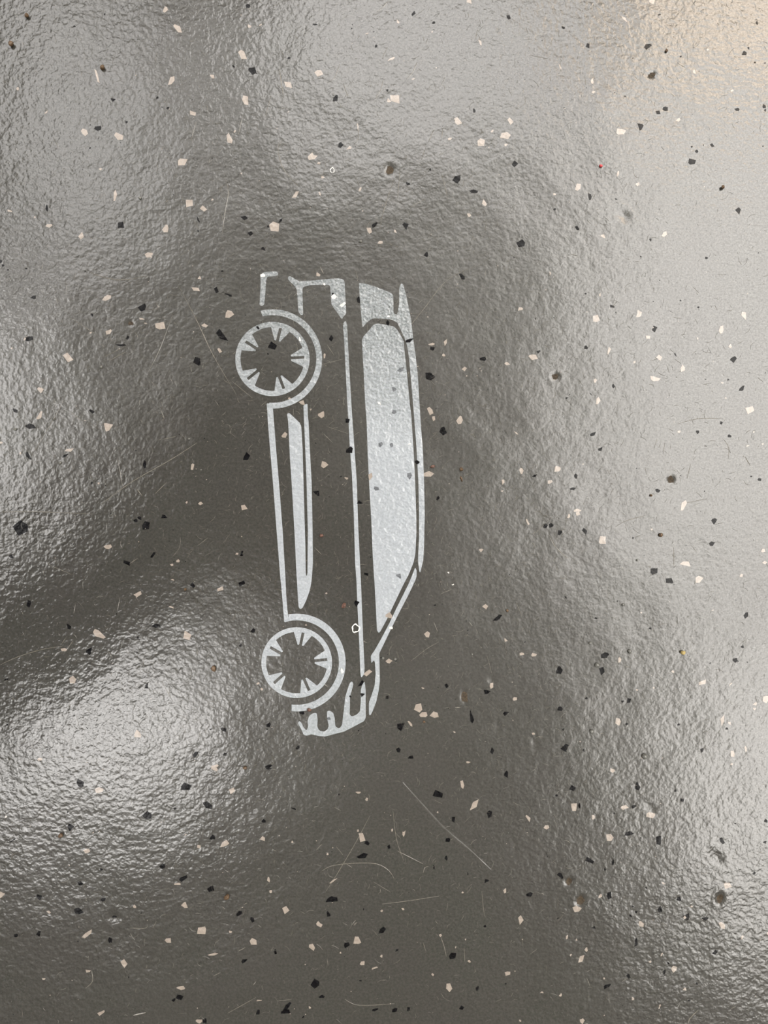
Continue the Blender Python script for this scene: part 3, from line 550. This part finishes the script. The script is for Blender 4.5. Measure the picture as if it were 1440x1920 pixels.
# ------------------------------------------------------------------ the person who takes the picture, and the phone
M_JACKET = mat_plain('dark_jacket', (.030, .031, .034), .85, .2, .25, .05)
M_SKIN = mat_plain('skin', (.46, .29, .21), .5, .4, .08, .05)
M_HAIR = mat_plain('dark_hair', (.018, .014, .011), .6, .3, .3, .4)
M_PHONE = mat_plain('black_phone_shell', (.012, .012, .014), .3, .5, .1, .1)
M_GLASS = mat_plain('dark_screen_glass', (.01, .01, .012), .08, .5, .1, .1)
def skin_body(name, joints, edges, mat, parent=None, root=0, sub=2):
    me = bpy.data.meshes.new(name)
    me.from_pydata([j[:3] for j in joints], edges, []); me.materials.append(mat)
    o = bpy.data.objects.new(name, me); link(o, parent)
    sk = o.modifiers.new('skin', 'SKIN'); sk.use_smooth_shade = True
    if not me.skin_vertices: me.skin_vertices.new()
    for i, j in enumerate(joints):
        r = j[3]; s = me.skin_vertices[0].data[i]; s.radius = (r, j[4] if len(j) > 4 else r); s.use_root = (i == root)
    ss = o.modifiers.new('subdivision', 'SUBSURF'); ss.levels = ss.render_levels = sub
    return o
J = [(-1.10, -.70, .36, .15, .13), (-.95, -.56, .50, .13, .12), (-.86, -.45, .62, .14, .12), (-.66, -.30, .675, .10, .09),     # pelvis, waist, chest, collar
     (-.54, -.205, .70, .055), (-.42, -.10, .715, .052),                                                                          # neck
     (-.34, -.03, .705, .075), (-.25, .06, .685, .098, .088), (-.16, .14, .655, .085, .078), (-.115, .175, .63, .05),           # head
     (-.74, -.38, .64, .10), (-.62, -.24, .55, .09), (-.45, -.17, .49, .09), (-.33, -.098, .475, .108), (-.215, -.025, .45, .09),  # right arm
     (-.78, -.24, .63, .075), (-.90, -.14, .60, .06), (-.97, -.20, .56, .05), (-.95, -.30, .545, .04),                         # other arm resting on the knee
     (-1.02, -.86, .37, .10), (-.80, -.84, .47, .075), (-.68, -.80, .50, .065), (-.76, -.86, .30, .055), (-.84, -.90, .09, .04), (-.80, -.89, .045, .04), (-.64, -.84, .04, .035),
     (-1.16, -.54, .37, .10), (-1.00, -.42, .45, .08), (-.90, -.34, .47, .065), (-.98, -.42, .29, .055), (-1.06, -.47, .09, .04), (-1.02, -.45, .045, .04), (-.87, -.36, .04, .035)]
E = [(0, 1), (1, 2), (2, 3), (3, 4), (4, 5), (5, 6), (6, 7), (7, 8), (8, 9), (3, 10), (10, 11), (11, 12), (12, 13), (13, 14), (3, 15), (15, 16), (16, 17), (17, 18),
     (0, 19), (19, 20), (20, 21), (21, 22), (22, 23), (23, 24), (24, 25), (0, 26), (26, 27), (27, 28), (28, 29), (29, 30), (30, 31), (31, 32)]
PERSON = skin_body('person', J, E, M_JACKET)
tag(PERSON, 'person in dark clothes crouching beside the car image and holding out a phone', 'person')
hair = [(-.36, -.02, .735, .05), (-.29, .03, .735, .085), (-.22, .09, .71, .085), (-.17, .13, .69, .05)]
skin_body('hair', hair, [(0, 1), (1, 2), (2, 3)], M_HAIR, PERSON)
PZ = H + .006
hand = [(-.215, -.045, .412, .030, .024), (-.155, -.042, .398, .036, .018), (-.100, -.045, .388, .040, .016)]
he = [(0, 1), (1, 2)]
for i, (dx, dy, L) in enumerate(((.028, -.052, .052), (.034, -.030, .060), (.036, -.006, .058), (.030, .018, .05))):       # four fingers under the phone edge
    b = len(hand); x, y, z = -.100 + dx * .6, -.045 + dy, .384
    hand += [(x, y, z, .010), (x + L * .45, y + .004, z - .008, .0085), (x + L * .85, y + .007, z - .010, .0075)]
    he += [(2, b), (b, b + 1), (b + 1, b + 2)]
b = len(hand); hand += [(-.118, -.02, .397, .013), (-.085, .012, .398, .011), (-.056, .026, .392, .009)]; he += [(1, b), (b, b + 1), (b + 1, b + 2)]
skin_body('hand', hand, he, M_SKIN, PERSON, 0)
def rounded_box(name, x0, x1, y0, y1, z0, z1, r, bev, mat, parent):
    bm = bmesh.new(); n = 6; pts = []
    for cx, cy, a in ((x1 - r, y1 - r, 0), (x0 + r, y1 - r, 90), (x0 + r, y0 + r, 180), (x1 - r, y0 + r, 270)):
        pts += [(cx + r * math.cos(math.radians(a + 90 * i / n)), cy + r * math.sin(math.radians(a + 90 * i / n))) for i in range(n + 1)]
    f_ = bm.faces.new([bm.verts.new((x, y, z0)) for x, y in pts]); ret = bmesh.ops.extrude_face_region(bm, geom=[f_])
    for g in ret['geom']:
        if isinstance(g, bmesh.types.BMVert): g.co.z = z1
    bmesh.ops.recalc_face_normals(bm, faces=bm.faces)
    if bev: bmesh.ops.bevel(bm, geom=[e for e in bm.edges if abs(e.verts[0].co.z - e.verts[1].co.z) < 1e-6], offset=bev, segments=2, affect='EDGES')
    me = bpy.data.meshes.new(name); bm.to_mesh(me); bm.free(); me.materials.append(mat)
    return link(bpy.data.objects.new(name, me), parent)
PHONE = tag(empty('phone', (-.022, -.056, PZ)), 'black phone held flat above the car image', 'phone')
rounded_box('body', -.060, .016, -.130, .018, PZ, PZ + .008, .012, .0015, M_PHONE, PHONE)
rounded_box('screen', -.058, .014, -.128, .016, PZ + .0081, PZ + .0086, .010, 0, M_GLASS, PHONE)
rounded_box('camera_bump', -.024, .013, -.022, .015, PZ - .0022, PZ - .0001, .008, 0, M_PHONE, PHONE)
